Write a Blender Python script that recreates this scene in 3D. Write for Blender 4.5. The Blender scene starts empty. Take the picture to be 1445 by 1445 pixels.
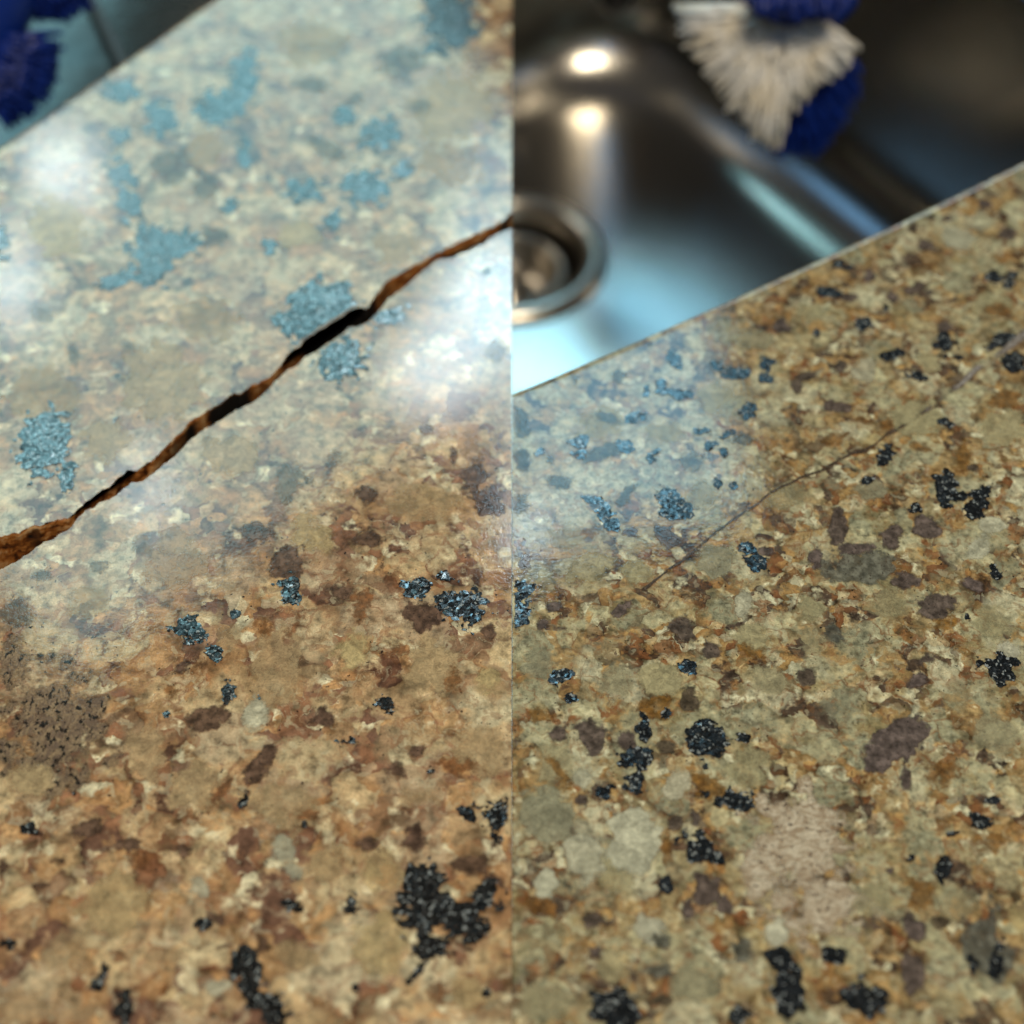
import bpy, bmesh, math, random
from mathutils import Vector, noise as mnoise
import numpy as np
random.seed(7)
R = math.radians
sc = bpy.context.scene
C = sc.collection

# ------------------------------------------------------------------ camera
PITCH, LENS, DIST = R(48), 60.0, 0.36
TAN = 18.0 / LENS
CAM = Vector((0, -DIST * math.cos(PITCH), DIST * math.sin(PITCH)))
FWD = Vector((0, math.cos(PITCH), -math.sin(PITCH)))
UPV = Vector((0, math.sin(PITCH), math.cos(PITCH)))
cd = bpy.data.cameras.new('camera'); cam = bpy.data.objects.new('camera', cd); C.objects.link(cam)
cam.location = CAM; cam.rotation_euler = (R(90) - PITCH, 0, 0)
cd.lens = LENS; cd.sensor_width = 36; cd.clip_start = 0.01; cd.clip_end = 50
cd.dof.use_dof = True; cd.dof.focus_distance = 0.340; cd.dof.aperture_fstop = 8.5
sc.camera = cam

def ray(u, v):
    return (FWD + Vector((1, 0, 0)) * ((u - 722.5) / 722.5 * TAN) + UPV * ((722.5 - v) / 722.5 * TAN)).normalized()
def on_plane(u, v, z=0.0):                       # where the stone (height z) is seen in the photograph
    d = ray(u, v); t = (z - CAM.z) / d.z
    return CAM + d * t
def at_dist(u, v, D):
    return CAM + ray(u, v) * D

# ------------------------------------------------------------------ world, lamps, exposure
w = bpy.data.worlds.new('World'); sc.world = w; w.use_nodes = True
w.node_tree.nodes['Background'].inputs[0].default_value = (0.48, 0.46, 0.44, 1)
w.node_tree.nodes['Background'].inputs[1].default_value = 0.12
sc.view_settings.view_transform = 'Standard'; sc.view_settings.look = 'None'
sc.view_settings.exposure = 0.0; sc.view_settings.gamma = 1.0; sc.view_settings.use_curve_mapping = False
sc.cycles.use_denoising = True
sc.cycles.transparent_max_bounces = 24
sc.cycles.sample_clamp_indirect = 6.0

def area_lamp(name, loc, target, sx, sy, radiance, color, roll=0.0):
    l = bpy.data.lights.new(name, 'AREA'); l.shape = 'RECTANGLE'; l.size = sx; l.size_y = sy
    l.energy = radiance * math.pi * sx * sy; l.color = color
    o = bpy.data.objects.new(name, l); C.objects.link(o); o.location = loc
    q = (Vector(target) - Vector(loc)).to_track_quat('-Z', 'Y')
    o.rotation_mode = 'QUATERNION'
    from mathutils import Quaternion
    o.rotation_quaternion = q @ Quaternion((0, 0, 1), roll)
    return o
def mirror_lamp(name, u, v, wpx, hpx, dist, radiance, color, roll=0.0, z=0.0):
    """a lamp standing where a level polished surface at (u, v) mirrors it"""
    p = on_plane(u, v, z); d = ray(u, v); d = Vector((d.x, d.y, -d.z))
    k = 2 * TAN / 1445.0 * (dist + (p - CAM).length)
    return area_lamp(name, p + d * dist, p, wpx * k, hpx * k, radiance, color, roll)
# warm-white kitchen ceiling lamp, above and behind the viewer
area_lamp('ceiling_lamp', (0.25, -0.75, 1.5), (0, 0, 0), 0.48, 0.36, 36.0, (1.0, 0.85, 0.62))
# cool window panes in front, mirrored in the polish
ZF = -0.16                                           # level of the sink floor
SKYB = (0.40, 0.89, 1.0)
mirror_lamp('window_pane', 160, 215, 960, 1080, 2.2, 4.0, SKYB, R(25))
mirror_lamp('window_pane', 850, 545, 330, 430, 2.4, 5.6, (0.30, 0.74, 1.0), R(14))
mirror_lamp('bright_pane', 655, 475, 120, 250, 2.1, 11.0, (0.82, 0.94, 1.0), R(-36))
mirror_lamp('bright_pane', 90, 240, 85, 70, 2.1, 12.0, (0.85, 0.95, 1.0), R(-15))
mirror_lamp('bright_pane', 12, 395, 70, 120, 2.1, 9.5, (0.80, 0.95, 1.0), R(-15))
mirror_lamp('bright_pane', 208, 690, 55, 60, 2.1, 15.0, (0.85, 0.95, 1.0), R(-15))
mirror_lamp('bright_pane', 735, 760, 50, 60, 2.1, 14.0, (0.75, 0.92, 1.0), R(-15))
# extra lamp added for the blue reflection in the steel floor of the sink
mirror_lamp('window_pane', 775, 490, 260, 150, 2.4, 2.2, (0.20, 0.56, 1.0), R(-12), ZF)
# added low lamp, unseen, far beyond the sink: lights the rounded edge of the slab and the bristles
area_lamp('edge_lamp', (0.55, 2.4, 0.55), (0, 0.1, 0), 1.5, 0.75, 3.2, (0.72, 0.90, 1.0))

# ------------------------------------------------------------------ helpers
def tag(o, label, cat, group=None):
    o['label'] = label; o['category'] = cat
    if group: o['group'] = group
    return o
def empty(name, loc, label, cat, group=None):
    o = bpy.data.objects.new(name, None); C.objects.link(o); o.location = loc; o.empty_display_size = 0.02
    return tag(o, label, cat, group)
def link(name, me, parent=None, mat=None):
    o = bpy.data.objects.new(name, me); C.objects.link(o)
    if mat: me.materials.append(mat)
    if parent is not None:
        o.parent = parent
        p = parent; off = Vector((0, 0, 0))
        while p is not None:
            off += p.location; p = p.parent
        o.location = -off if o.location.length == 0 else o.location - off
    return o
def mesh(name, verts, faces, smooth=True):
    me = bpy.data.meshes.new(name); me.from_pydata([tuple(v) for v in verts], [], faces); me.update()
    if smooth:
        me.polygons.foreach_set('use_smooth', [True] * len(me.polygons))
    return me

class N:
    """small node-tree builder"""
    def __init__(s, name):
        s.m = bpy.data.materials.new(name); s.m.use_nodes = True
        s.t = s.m.node_tree; s.t.nodes.clear()
        s.out = s.t.nodes.new('ShaderNodeOutputMaterial')
    def n(s, typ, ins=None, **kw):
        nd = s.t.nodes.new(typ)
        for k, v in kw.items(): setattr(nd, k, v)
        for k, v in (ins or {}).items(): s.set(nd.inputs[k], v)
        return nd
    def set(s, sock, v):
        if isinstance(v, bpy.types.NodeSocket): s.t.links.new(v, sock)
        else: sock.default_value = v
    def math(s, op, a, b=0.0, c=0.0, clamp=False):
        nd = s.n('ShaderNodeMath', operation=op, use_clamp=clamp)
        s.set(nd.inputs[0], a); s.set(nd.inputs[1], b); s.set(nd.inputs[2], c)
        return nd.outputs[0]
    def vmath(s, op, a, b=(0, 0, 0)):
        nd = s.n('ShaderNodeVectorMath', operation=op); s.set(nd.inputs[0], a)
        if op == 'SCALE': s.set(nd.inputs['Scale'], b)
        else: s.set(nd.inputs[1], b)
        return nd.outputs[0]
    def mix(s, f, a, b, blend='MIX'):
        nd = s.n('ShaderNodeMix', data_type='RGBA', blend_type=blend)
        s.set(nd.inputs['Factor'], f)
        for k, v in ((6, a), (7, b)):
            s.set(nd.inputs[k], (*v, 1) if isinstance(v, tuple) and len(v) == 3 else v)
        return nd.outputs[2]
    def ramp(s, f, stops, interp='LINEAR'):
        nd = s.n('ShaderNodeValToRGB'); cr = nd.color_ramp; cr.interpolation = interp
        while len(cr.elements) < len(stops): cr.elements.new(0.5)
        for e, (p, c) in zip(cr.elements, stops):
            e.position = p; e.color = (*c, 1) if isinstance(c, tuple) else (c, c, c, 1)
        s.set(nd.inputs[0], f); return nd.outputs[0]
    def smooth(s, x, a, b):
        nd = s.n('ShaderNodeMapRange', interpolation_type='SMOOTHSTEP')
        s.set(nd.inputs[0], x); s.set(nd.inputs[1], a); s.set(nd.inputs[2], b)
        return nd.outputs[0]
    def noise(s, vec, scale, detail=2.0, rough=0.5, dist=0.0, dim='2D'):
        return s.n('ShaderNodeTexNoise', {'Vector': vec, 'Scale': scale, 'Detail': detail, 'Roughness': rough, 'Distortion': dist}, noise_dimensions=dim)
    def voro(s, vec, scale, feature='F1', **kw):
        return s.n('ShaderNodeTexVoronoi', {'Vector': vec, 'Scale': scale}, feature=feature, voronoi_dimensions='2D', **kw)
    def sep(s, col):
        return s.n('ShaderNodeSeparateColor', {0: col}).outputs
    def coord(s, mm=1000.0):
        tc = s.n('ShaderNodeTexCoord')
        return s.vmath('SCALE', tc.outputs['Object'], mm)
    def bsdf(s, **ins):
        nd = s.n('ShaderNodeBsdfPrincipled')
        for k, v in ins.items():
            k = k.replace('_', ' ')
            s.set(nd.inputs[k], (*v, 1) if isinstance(v, tuple) and len(v) == 3 else v)
        return nd
    def done(s, sh, alpha=None):
        if alpha is not None:
            tr = s.n('ShaderNodeBsdfTransparent')
            mx = s.n('ShaderNodeMixShader', {0: alpha, 1: tr.outputs[0], 2: sh})
            sh = mx.outputs[0]
        s.t.links.new(sh, s.out.inputs[0]); return s.m

def hexc(r, g, b):                                   # 8-bit picture colour -> linear
    f = lambda c: (c / 255 / 12.92) if c / 255 <= 0.04045 else ((c / 255 + 0.055) / 1.055) ** 2.4
    return (f(r), f(g), f(b))

# ------------------------------------------------------------------ stone materials
def polish(s, co, col, rough=0.04):
    """polished face: fine scratches and pits give the reflection its soft edge"""
    n1 = s.noise(co, 1.3, 2.0, 0.6).outputs[0]
    n2 = s.noise(co, 0.06, 2.0).outputs[0]
    rg = s.math('ADD', s.math('MULTIPLY', n1, 0.08), s.math('MULTIPLY_ADD', n2, 0.10, rough - 0.05))
    bump = s.n('ShaderNodeBump', {'Strength': 0.05, 'Distance': 0.0002, 'Height': n1})
    return s.bsdf(Base_Color=col, Roughness=rg, IOR=1.52, Normal=bump.outputs[0])

def granite(name, k, P, gain=1.0):
    """k: grain scale; P: palette of linear colours. Grains blend softly into one another, as in translucent stone"""
    s = N(name); co0 = s.coord()
    wn = s.noise(co0, 0.22 / k, 2.0, 0.55)
    wrp = s.vmath('SCALE', s.vmath('SUBTRACT', wn.outputs[1], (0.5, 0.5, 0.5)), 4.5 * k)
    wn2 = s.noise(co0, 1.3 / k, 2.0, 0.5)
    wrp2 = s.vmath('SCALE', s.vmath('SUBTRACT', wn2.outputs[1], (0.5, 0.5, 0.5)), 0.8 * k)
    co = s.vmath('MULTIPLY', s.vmath('ADD', s.vmath('ADD', co0, wrp), wrp2), (1, 1, 0.2))
    def cells(size, smooth):
        v = s.voro(co, 1 / (size * k), 'SMOOTH_F1'); s.set(v.inputs['Smoothness'], smooth)
        return s.sep(v.outputs[1]), v.outputs[0]
    (a, ad), (m, md), (q, qd), (t, td) = cells(8.5, 0.10), cells(4.4, 0.12), cells(2.2, 0.16), cells(0.9, 0.2)
    fb = s.noise(co0, 0.55 / k, 5.0, 0.62).outputs[0]
    lo = s.noise(co0, 0.10 / k, 4.0, 0.6)
    los = s.sep(lo.outputs[1])
    # medium grains: tan to cream, some browner, some ochre
    cm = s.mix(s.smooth(m[0], 0.15, 0.85), P['tan'], P['cream'])
    cm = s.mix(s.smooth(m[1], 0.60, 0.85), cm, P['brown'])
    cm = s.mix(s.math('MULTIPLY', s.smooth(m[2], 0.55, 0.85), 0.8), cm, P['ochre'])
    cm = s.mix(1.0, cm, s.ramp(md, [(0.0, 1.20), (0.5, 0.98), (0.85, 0.5)]), 'MULTIPLY')
    # small grains between them
    cs = s.mix(s.smooth(q[0], 0.2, 0.8), P['ochre'], P['pale'])
    cs = s.mix(s.smooth(q[1], 0.62, 0.88), cs, P['rust'])
    cs = s.mix(s.smooth(q[2], 0.70, 0.92), cs, P['brown'])
    cs = s.mix(1.0, cs, s.ramp(qd, [(0.0, 1.25), (0.5, 0.98), (0.85, 0.45)]), 'MULTIPLY')
    col = s.mix(s.smooth(s.math('ADD', los[0], s.math('MULTIPLY_ADD', fb, 0.5, -0.25)), 0.44, 0.60), cm, cs)
    # large rounded feldspar with cloudy rims
    cb = s.mix(s.smooth(a[1], 0.2, 0.8), P['feld'], P['feld2'])
    cb = s.mix(s.smooth(a[2], 0.6, 0.9), cb, P['pale'])
    rim = s.math('SINE', s.math('MULTIPLY_ADD', ad, 16.0, s.math('MULTIPLY', fb, 14.0)))
    cb = s.mix(s.math('MULTIPLY_ADD', rim, 0.10, 0.10), cb, s.mix(0.6, cb, P['tan']))
    bmk = s.math('MULTIPLY', s.smooth(a[0], 0.45, 0.55), s.math('SUBTRACT', 1.0, s.smooth(s.math('ADD', ad, s.math('MULTIPLY', fb, 0.5)), 0.62, 0.86)))
    col = s.mix(s.math('MULTIPLY', bmk, 0.80), col, cb)
    # ochre stain, rusty threads along grain borders
    col = s.mix(s.math('MULTIPLY', s.smooth(los[1], 0.50, 0.66), 0.55), col, s.mix(1.0, col, P['stain'], 'MULTIPLY'))
    Me = s.voro(co, 1 / (4.4 * k), 'DISTANCE_TO_EDGE').outputs[0]
    seam = s.math('MULTIPLY', s.math('SUBTRACT', 1.0, s.smooth(Me, 0.0, 0.10)), s.smooth(los[2], 0.46, 0.62))
    col = s.mix(s.math('MULTIPLY', seam, 0.65), col, P['rust'])
    # mottling and dark specks
    col = s.mix(0.9, col, s.mix(1.0, col, s.ramp(fb, [(0.28, 0.40), (0.5, 1.0), (0.72, 1.42)]), 'MULTIPLY'))
    sp = s.noise(co0, 1.15 / k, 4.0, 0.6).outputs[0]
    col = s.mix(s.math('MULTIPLY', s.smooth(sp, 0.655, 0.71), s.smooth(los[0], 0.40, 0.56)), col, P['speck'])
    col = s.mix(s.math('MULTIPLY', s.smooth(t[0], 0.82, 0.94), 0.35), col, P['rust'])
    col = s.mix(s.math('MULTIPLY', s.smooth(t[1], 0.86, 0.96), 0.35), col, P['pale'])
    vn = s.noise(co, 0.16 / k, 3.0, 0.55, 0.4).outputs[0]
    vein = s.math('SUBTRACT', 1.0, s.smooth(s.math('ABSOLUTE', s.math('SUBTRACT', vn, 0.5)), 0.0, 0.022))
    col = s.mix(s.math('MULTIPLY', s.math('MULTIPLY', vein, s.smooth(fb, 0.42, 0.60)), 0.55), col, P['rust'])
    vn2 = s.noise(co, 0.27 / k, 3.0, 0.6, 0.8).outputs[0]
    vein2 = s.math('SUBTRACT', 1.0, s.smooth(s.math('ABSOLUTE', s.math('SUBTRACT', vn2, 0.46)), 0.0, 0.018))
    col = s.mix(s.math('MULTIPLY', s.math('MULTIPLY', vein2, s.smooth(los[2], 0.44, 0.6)), 0.45), col, P['pale'])
    fine = s.ramp(s.noise(co0, 4.5 / k, 3.0, 0.7).outputs[0], [(0.3, 0.80), (0.7, 1.20)])
    col = s.mix(0.8, col, s.mix(1.0, col, fine, 'MULTIPLY'))
    col = s.mix(1.0, s.n('ShaderNodeGamma', {0: col, 1: 1.14}).outputs[0], (1.20 * gain, 1.24 * gain, 1.28 * gain), 'MULTIPLY')
    col = s.n('ShaderNodeHueSaturation', {'Saturation': 0.90, 'Color': col}).outputs[0]
    return s.done(polish(s, co0, col).outputs[0])

def H(r, g, b):                                      # stone colours, seen under the warm lamp in the photograph
    c = hexc(r, g, b); return (c[0] * 0.74, c[1] * 0.78, c[2] * 0.82)
LEFT_G = granite('granite_tan', 1.5, dict(tan=H(190,146,98), cream=H(216,180,128), brown=H(130,90,66), ochre=H(192,140,82), pale=H(220,198,156),
    rust=H(156,104,66), feld=H(212,182,134), feld2=H(192,158,120), stain=H(240,200,150), speck=H(52,36,26)), 1.17)
RIGHT_G = granite('granite_olive', 1.0, dict(tan=H(174,148,102), cream=H(204,186,140), brown=H(104,82,64), ochre=H(184,140,76), pale=H(214,198,158),
    rust=H(146,94,46), feld=H(194,180,138), feld2=H(164,156,122), stain=H(246,204,124), speck=H(44,34,26)), 1.06)

def grain_alpha(s, co, amount=1.0, frq=1.2, amp=0.9, a=0.30, b=0.62):
    """ragged, partly translucent border: distance to the rim broken up by noise"""
    at = s.n('ShaderNodeAttribute', attribute_name='soft').outputs[2]
    nz = s.noise(co, frq, 4.0, 0.65).outputs[0]
    k = s.math('ADD', at, s.math('MULTIPLY', s.math('SUBTRACT', nz, 0.5), amp))
    return s.math('MULTIPLY', s.math('MULTIPLY', s.smooth(k, a, b), amount), s.smooth(at, 0.0, 0.12), clamp=True)
def rnd(s): return s.n('ShaderNodeObjectInfo').outputs['Random']

def m_biotite(name, base, sheen, tilt=0.05):
    s = N(name); co = s.coord()
    wv = s.vmath('ADD', co, s.vmath('SCALE', s.noise(co, 0.9, 2.0).outputs[1], 1.4))
    v = s.voro(s.vmath('MULTIPLY', wv, (1, 1, 0.2)), 1.5); c = s.sep(v.outputs[1])
    nz = s.noise(co, 1.9, 4.0, 0.7).outputs[0]
    col = s.mix(s.math('MULTIPLY', s.smooth(c[0], 0.45, 1.0), s.smooth(nz, 0.35, 0.65)), base, sheen)
    col = s.mix(s.smooth(nz, 0.60, 0.74), col, s.mix(0.6, col, (0.16, 0.13, 0.10)))
    v2 = s.voro(s.vmath('MULTIPLY', wv, (1, 1, 0.2)), 2.6); c2 = s.sep(v2.outputs[1])
    col = s.mix(s.smooth(c2[0], 0.90, 0.95), col, (0.30, 0.31, 0.30))  # pale specks: glints painted into the base colour
    geo = s.n('ShaderNodeNewGeometry')
    off = s.vmath('SUBTRACT', v.outputs[1], (0.5, 0.5, 0.5))
    big = s.smooth(c[1], 0.80, 0.86)                  # a few flakes lie askew and glint
    nrm = s.vmath('ADD', geo.outputs['Normal'], s.vmath('SCALE', off, s.math('MULTIPLY_ADD', big, 0.08, tilt)))
    b = s.bsdf(Base_Color=col, Roughness=s.math('MULTIPLY_ADD', c[2], 0.14, 0.08), IOR=1.66, Normal=s.vmath('NORMALIZE', nrm))
    s.set(b.inputs['Specular IOR Level'], s.math('MULTIPLY_ADD', s.math('MULTIPLY', c[0], s.smooth(nz, 0.30, 0.66)), 1.3, 0.14))
    return s.done(b.outputs[0], grain_alpha(s, co, 1.0, 1.5, 1.5, 0.28, 0.52))
def m_quartz(name, c1, c2, c3, amount=0.9, amp=0.7):
    s = N(name); co = s.coord()
    col = s.ramp(rnd(s), [(0, c1), (0.5, c2), (1, c3)])
    fb = s.noise(co, 0.5, 5.0, 0.6).outputs[0]
    col = s.mix(1.0, col, s.ramp(fb, [(0.3, 0.45), (0.5, 1.0), (0.72, 2.0)]), 'MULTIPLY')
    col = s.mix(s.smooth(s.noise(co, 1.5, 3.0, 0.6).outputs[0], 0.64, 0.70), col, (0.03, 0.022, 0.018))
    return s.done(polish(s, co, col).outputs[0], grain_alpha(s, co, amount, 0.9, amp + 0.45, 0.12, 0.80))
def m_feld(name, c1, c2, c3, amount=0.72):
    s = N(name); co = s.coord()
    rn = rnd(s)
    col = s.ramp(rn, [(0, c1), (0.5, c2), (1, c3)])
    at = s.n('ShaderNodeAttribute', attribute_name='core').outputs[2]
    fb = s.noise(co, 0.30, 5.0, 0.62, 0.6).outputs[0]
    k = s.math('ADD', s.math('MULTIPLY', at, 2.4), s.math('MULTIPLY', fb, 3.2))
    rg = s.math('SINE', s.math('MULTIPLY', k, 5.0))
    col = s.mix(s.math('MULTIPLY_ADD', rg, 0.16, 0.08), col, s.mix(0.5, col, (0.12, 0.10, 0.07)))
    f2 = s.noise(co, 1.0, 4.0, 0.72, 1.2).outputs[0]
    col = s.mix(1.0, col, s.ramp(f2, [(0.3, 0.70), (0.5, 1.04), (0.72, 1.40)]), 'MULTIPLY')
    col = s.mix(1.0, col, s.ramp(fb, [(0.28, 0.72), (0.46, 1.06), (0.68, 1.46)]), 'MULTIPLY')
    col = s.mix(s.smooth(s.noise(co, 2.2, 4.0, 0.7).outputs[0], 0.60, 0.75), col, s.mix(0.5, col, (0.12, 0.07, 0.03)))
    am = s.math('MULTIPLY_ADD', s.math('FRACT', s.math('MULTIPLY', rn, 7.3)), 0.35, amount - 0.2)
    return s.done(polish(s, co, col).outputs[0], grain_alpha(s, co, am, 0.7, 1.0, 0.15, 0.85))
def m_speckle(name, ground, ground2, dark, thr, stretch):
    s = N(name); co = s.coord()
    cs = s.vmath('MULTIPLY', co, stretch)
    nz = s.noise(cs, 1.0, 4.0, 0.65).outputs[0]
    col = s.mix(s.smooth(s.noise(cs, 0.6, 4.0, 0.7, 1.0).outputs[0], 0.36, 0.64), ground, ground2)
    col = s.mix(s.smooth(nz, thr, thr + 0.06), col, dark)
    fb = s.noise(co, 2.5, 3.0, 0.7).outputs[0]
    col = s.mix(1.0, col, s.ramp(fb, [(0.3, 0.7), (0.7, 1.3)]), 'MULTIPLY')
    return s.done(polish(s, co, col).outputs[0], grain_alpha(s, co, 0.86, 0.35, 1.8, 0.1, 0.95))

MAT = {}
MAT['Lb'] = m_biotite('biotite_black', (0.008, 0.0075, 0.007), (0.060, 0.056, 0.052))
MAT['Rb'] = m_biotite('biotite_blue_black', (0.007, 0.008, 0.009), (0.036, 0.044, 0.052))
MAT['Lq'] = m_quartz('smoky_quartz_brown', H(108,80,64), H(122,92,72), H(98,72,54))
MAT['Rq'] = m_quartz('smoky_quartz_mauve', H(108,90,78), H(114,96,88), H(98,82,62))
MAT['Lr'] = m_quartz('rust_patch', H(158,100,58), H(150,96,62), H(168,112,62), 0.6, 1.1)
MAT['Rr'] = m_quartz('ochre_patch', H(158,106,52), H(150,104,58), H(168,116,50), 0.6, 1.1)
MAT['Lg'] = m_quartz('grey_quartz', H(120,112,100), H(128,116,104), H(110,104,96), 0.5, 1.1)
MAT['Rg'] = m_quartz('olive_quartz', H(116,110,94), H(106,102,90), H(124,118,102), 0.75, 1.0)
MAT['Lf'] = m_feld('feldspar_cream', H(218,186,136), H(204,166,122), H(222,192,134), 0.60)
MAT['Rf'] = m_feld('feldspar_green_grey', H(184,170,128), H(200,180,134), H(168,160,130), 0.58)
MAT['Lw'] = MAT['Rw'] = m_feld('feldspar_pale', H(214,202,172), H(204,194,162), H(214,198,164), 0.82)
MAT['Ls'] = m_speckle('speckled_patch', H(184,152,116), H(138,112,92), (0.018, 0.017, 0.016), 0.545, (0.85, 0.6, 0.2))
MAT['Rs'] = m_speckle('feathery_patch', H(246,222,190), H(196,166,134), H(96,76,60), 0.62, (0.55, 0.95, 0.2))

# ------------------------------------------------------------------ crack and slab outlines
CRACK = [(-260,905,30),(-120,845,34),(-40,798,40),(0,780,40),(30,766,34),(60,755,22),(90,742,17),(110,722,14),(150,695,16),
         (185,673,16),(215,661,15),(235,640,21),(265,610,20),(300,590,22),(350,560,20),(380,540,15),(405,515,20),(430,492,23),(470,468,23),
         (520,440,23),(545,410,21),(580,385,18),(610,369,13),(650,348,15),(690,331,15),(722.5,312,18)]
def crack_curves(n=420):
    us = np.linspace(-260, 722.5, n)
    c = np.interp(us, [p[0] for p in CRACK], [p[1] for p in CRACK]); wd = np.interp(us, [p[0] for p in CRACK], [p[2] for p in CRACK])
    up, lo = [], []
    for u, cv, ww in zip(us, c, wd):
        j1 = mnoise.fractal(Vector((u * 0.032, 3.1, 0)), 0.75, 2.1, 5) * 7.5
        j2 = mnoise.fractal(Vector((u * 0.032, 9.7, 0)), 0.75, 2.1, 5) * 6.0
        jj = mnoise.fractal(Vector((u * 0.018, 5.3, 0)), 1.0, 2.0, 2) * 6.0
        ww *= 1.12; a = cv - ww * 0.5 + j1 + jj; b = cv + ww * 0.5 + j2 + jj
        if b - a < 8: m_ = (a + b) / 2; a, b = m_ - 4, m_ + 4
        up.append(on_plane(u, a)); lo.append(on_plane(u, b))
    for arr in (up, lo):                              # keep x rising so the edge never folds
        xs = np.maximum.accumulate(np.array([p.x for p in arr]) + np.arange(n) * 1e-7)
        for p, x in zip(arr, xs): p.x = min(float(x), -0.00006 + 0 * x)
    return up, lo
UP, LO = crack_curves()
UPX = np.array([p.x for p in UP]); UPY = np.array([p.y for p in UP]); LOX = np.array([p.x for p in LO]); LOY = np.array([p.y for p in LO])

def edge_curve(pts, x0, x1, n):
    P = [on_plane(u, v) for u, v in pts]
    xs = np.array([p.x for p in P]); ys = np.array([p.y for p in P])
    k = np.polyfit(xs, ys, 2 if len(P) > 2 else 1)
    X = np.linspace(x0, x1, n)
    return [Vector((x, float(np.polyval(k, x)), 0)) for x in X], k
L_EDGE, L_K = edge_curve([(0, 200), (290, 0)], -0.22, -0.00006, 40)
R_EDGE, R_K = edge_curve([(722.5, 546), (880, 485), (1100, 383), (1300, 290), (1445, 222)], 0.00006, 0.22, 60)
THICK = 0.03

def slab_piece(name, back, front, mat, parent, round_back=True, wall_front=None, wall_mats=None):
    """slab between a back edge and a front edge (both x-rising), back edge rounded over"""
    bm = bmesh.new()
    rr = 0.0034
    rows = []
    if round_back:
        nor = []
        for i in range(len(back)):
            a = back[max(0, i - 1)]; b = back[min(len(back) - 1, i + 1)]
            d = (b - a).normalized(); nor.append(Vector((-d.y, d.x, 0)))
        for k in range(7):
            t = k / 6 * math.pi / 2
            row = []
            for p, n_ in zip(back, nor):
                q = p + n_ * (rr * (math.sin(t) - 1.0)); x = p.x
                q.x = p.x if (p is back[0] or p is back[-1]) else q.x
                row.append(bm.verts.new((q.x, q.y, -rr * (1 - math.cos(t)))))
            rows.append(row)
        rows.append([bm.verts.new((v.co.x, v.co.y, -THICK)) for v in rows[-1]])
    else:
        rows.append([bm.verts.new(p) for p in back])
        rows.append([bm.verts.new((p.x, p.y, -THICK)) for p in back])
    for r0, r1 in zip(rows, rows[1:]):
        for i in range(len(r0) - 1): bm.faces.new((r0[i], r0[i + 1], r1[i + 1], r1[i]))
    ft = [bm.verts.new(p) for p in front]; fb_ = [bm.verts.new((p.x, p.y, -THICK)) for p in front]
    for i in range(len(ft) - 1): bm.faces.new((ft[i], fb_[i], fb_[i + 1], ft[i + 1]))
    bm.faces.new(rows[0][::-1] + ft)
    bm.faces.new(rows[-1] + fb_[::-1])
    bm.faces.new([r[0] for r in rows] + [fb_[0], ft[0]])
    bm.faces.new([r[-1] for r in rows][::-1] + [ft[-1], fb_[-1]])
    bmesh.ops.triangulate(bm, faces=[f for f in bm.faces if len(f.verts) > 4])
    bmesh.ops.recalc_face_normals(bm, faces=bm.faces)
    me = bpy.data.meshes.new(name); bm.to_mesh(me); bm.free()
    o = link(name, me, parent, mat)
    for p in me.polygons: p.use_smooth = abs(p.normal.z) > 0.02 and abs(p.normal.z) < 0.999
    return o

left = empty('countertop', (-0.1, 0, -THICK), 'tan granite countertop slab with a long open rusty crack across it', 'countertop')
right = empty('countertop', (0.1, 0, -THICK), 'olive and ochre granite countertop slab with a mended hairline crack, beside the sink', 'countertop')
slab_piece('slab', L_EDGE, UP, LEFT_G, left)
slab_piece('slab', LO, [Vector((-0.22, -0.2, 0)), Vector((-0.00006, -0.2, 0))], LEFT_G, left, round_back=False)
slab_piece('slab', R_EDGE, [Vector((0.00006, -0.2, 0)), Vector((0.22, -0.2, 0))], RIGHT_G, right)

# crack walls: broken stone, rusty filler, gaps and depth painted dark
def m_crackwall():
    s = N('rusty_crack_wall'); co = s.coord()
    nz = s.noise(s.vmath('MULTIPLY', co, (0.16, 0.4, 0.55)), 1.0, 6.0, 0.70, dim='3D').outputs[0]
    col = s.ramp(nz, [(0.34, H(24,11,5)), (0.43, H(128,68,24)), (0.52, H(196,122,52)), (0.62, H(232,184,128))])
    at = s.n('ShaderNodeAttribute', attribute_name='gap_shade').outputs[2]
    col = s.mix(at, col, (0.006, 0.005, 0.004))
    bump = s.n('ShaderNodeBump', {'Strength': 0.6, 'Distance': 0.0006, 'Height': nz})
    return s.done(s.bsdf(Base_Color=col, Roughness=0.55, Normal=bump.outputs[0]).outputs[0])
CW = m_crackwall()
def gap_shade_at(u):                                        # stretches without filler, the dark of the gap painted black
    g = 0.0
    for a, b in ((422, 535), (288, 356), (700, 722)): g = max(g, min(1, max(0, min(u - a, b - u) / 8)))
    return g
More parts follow.
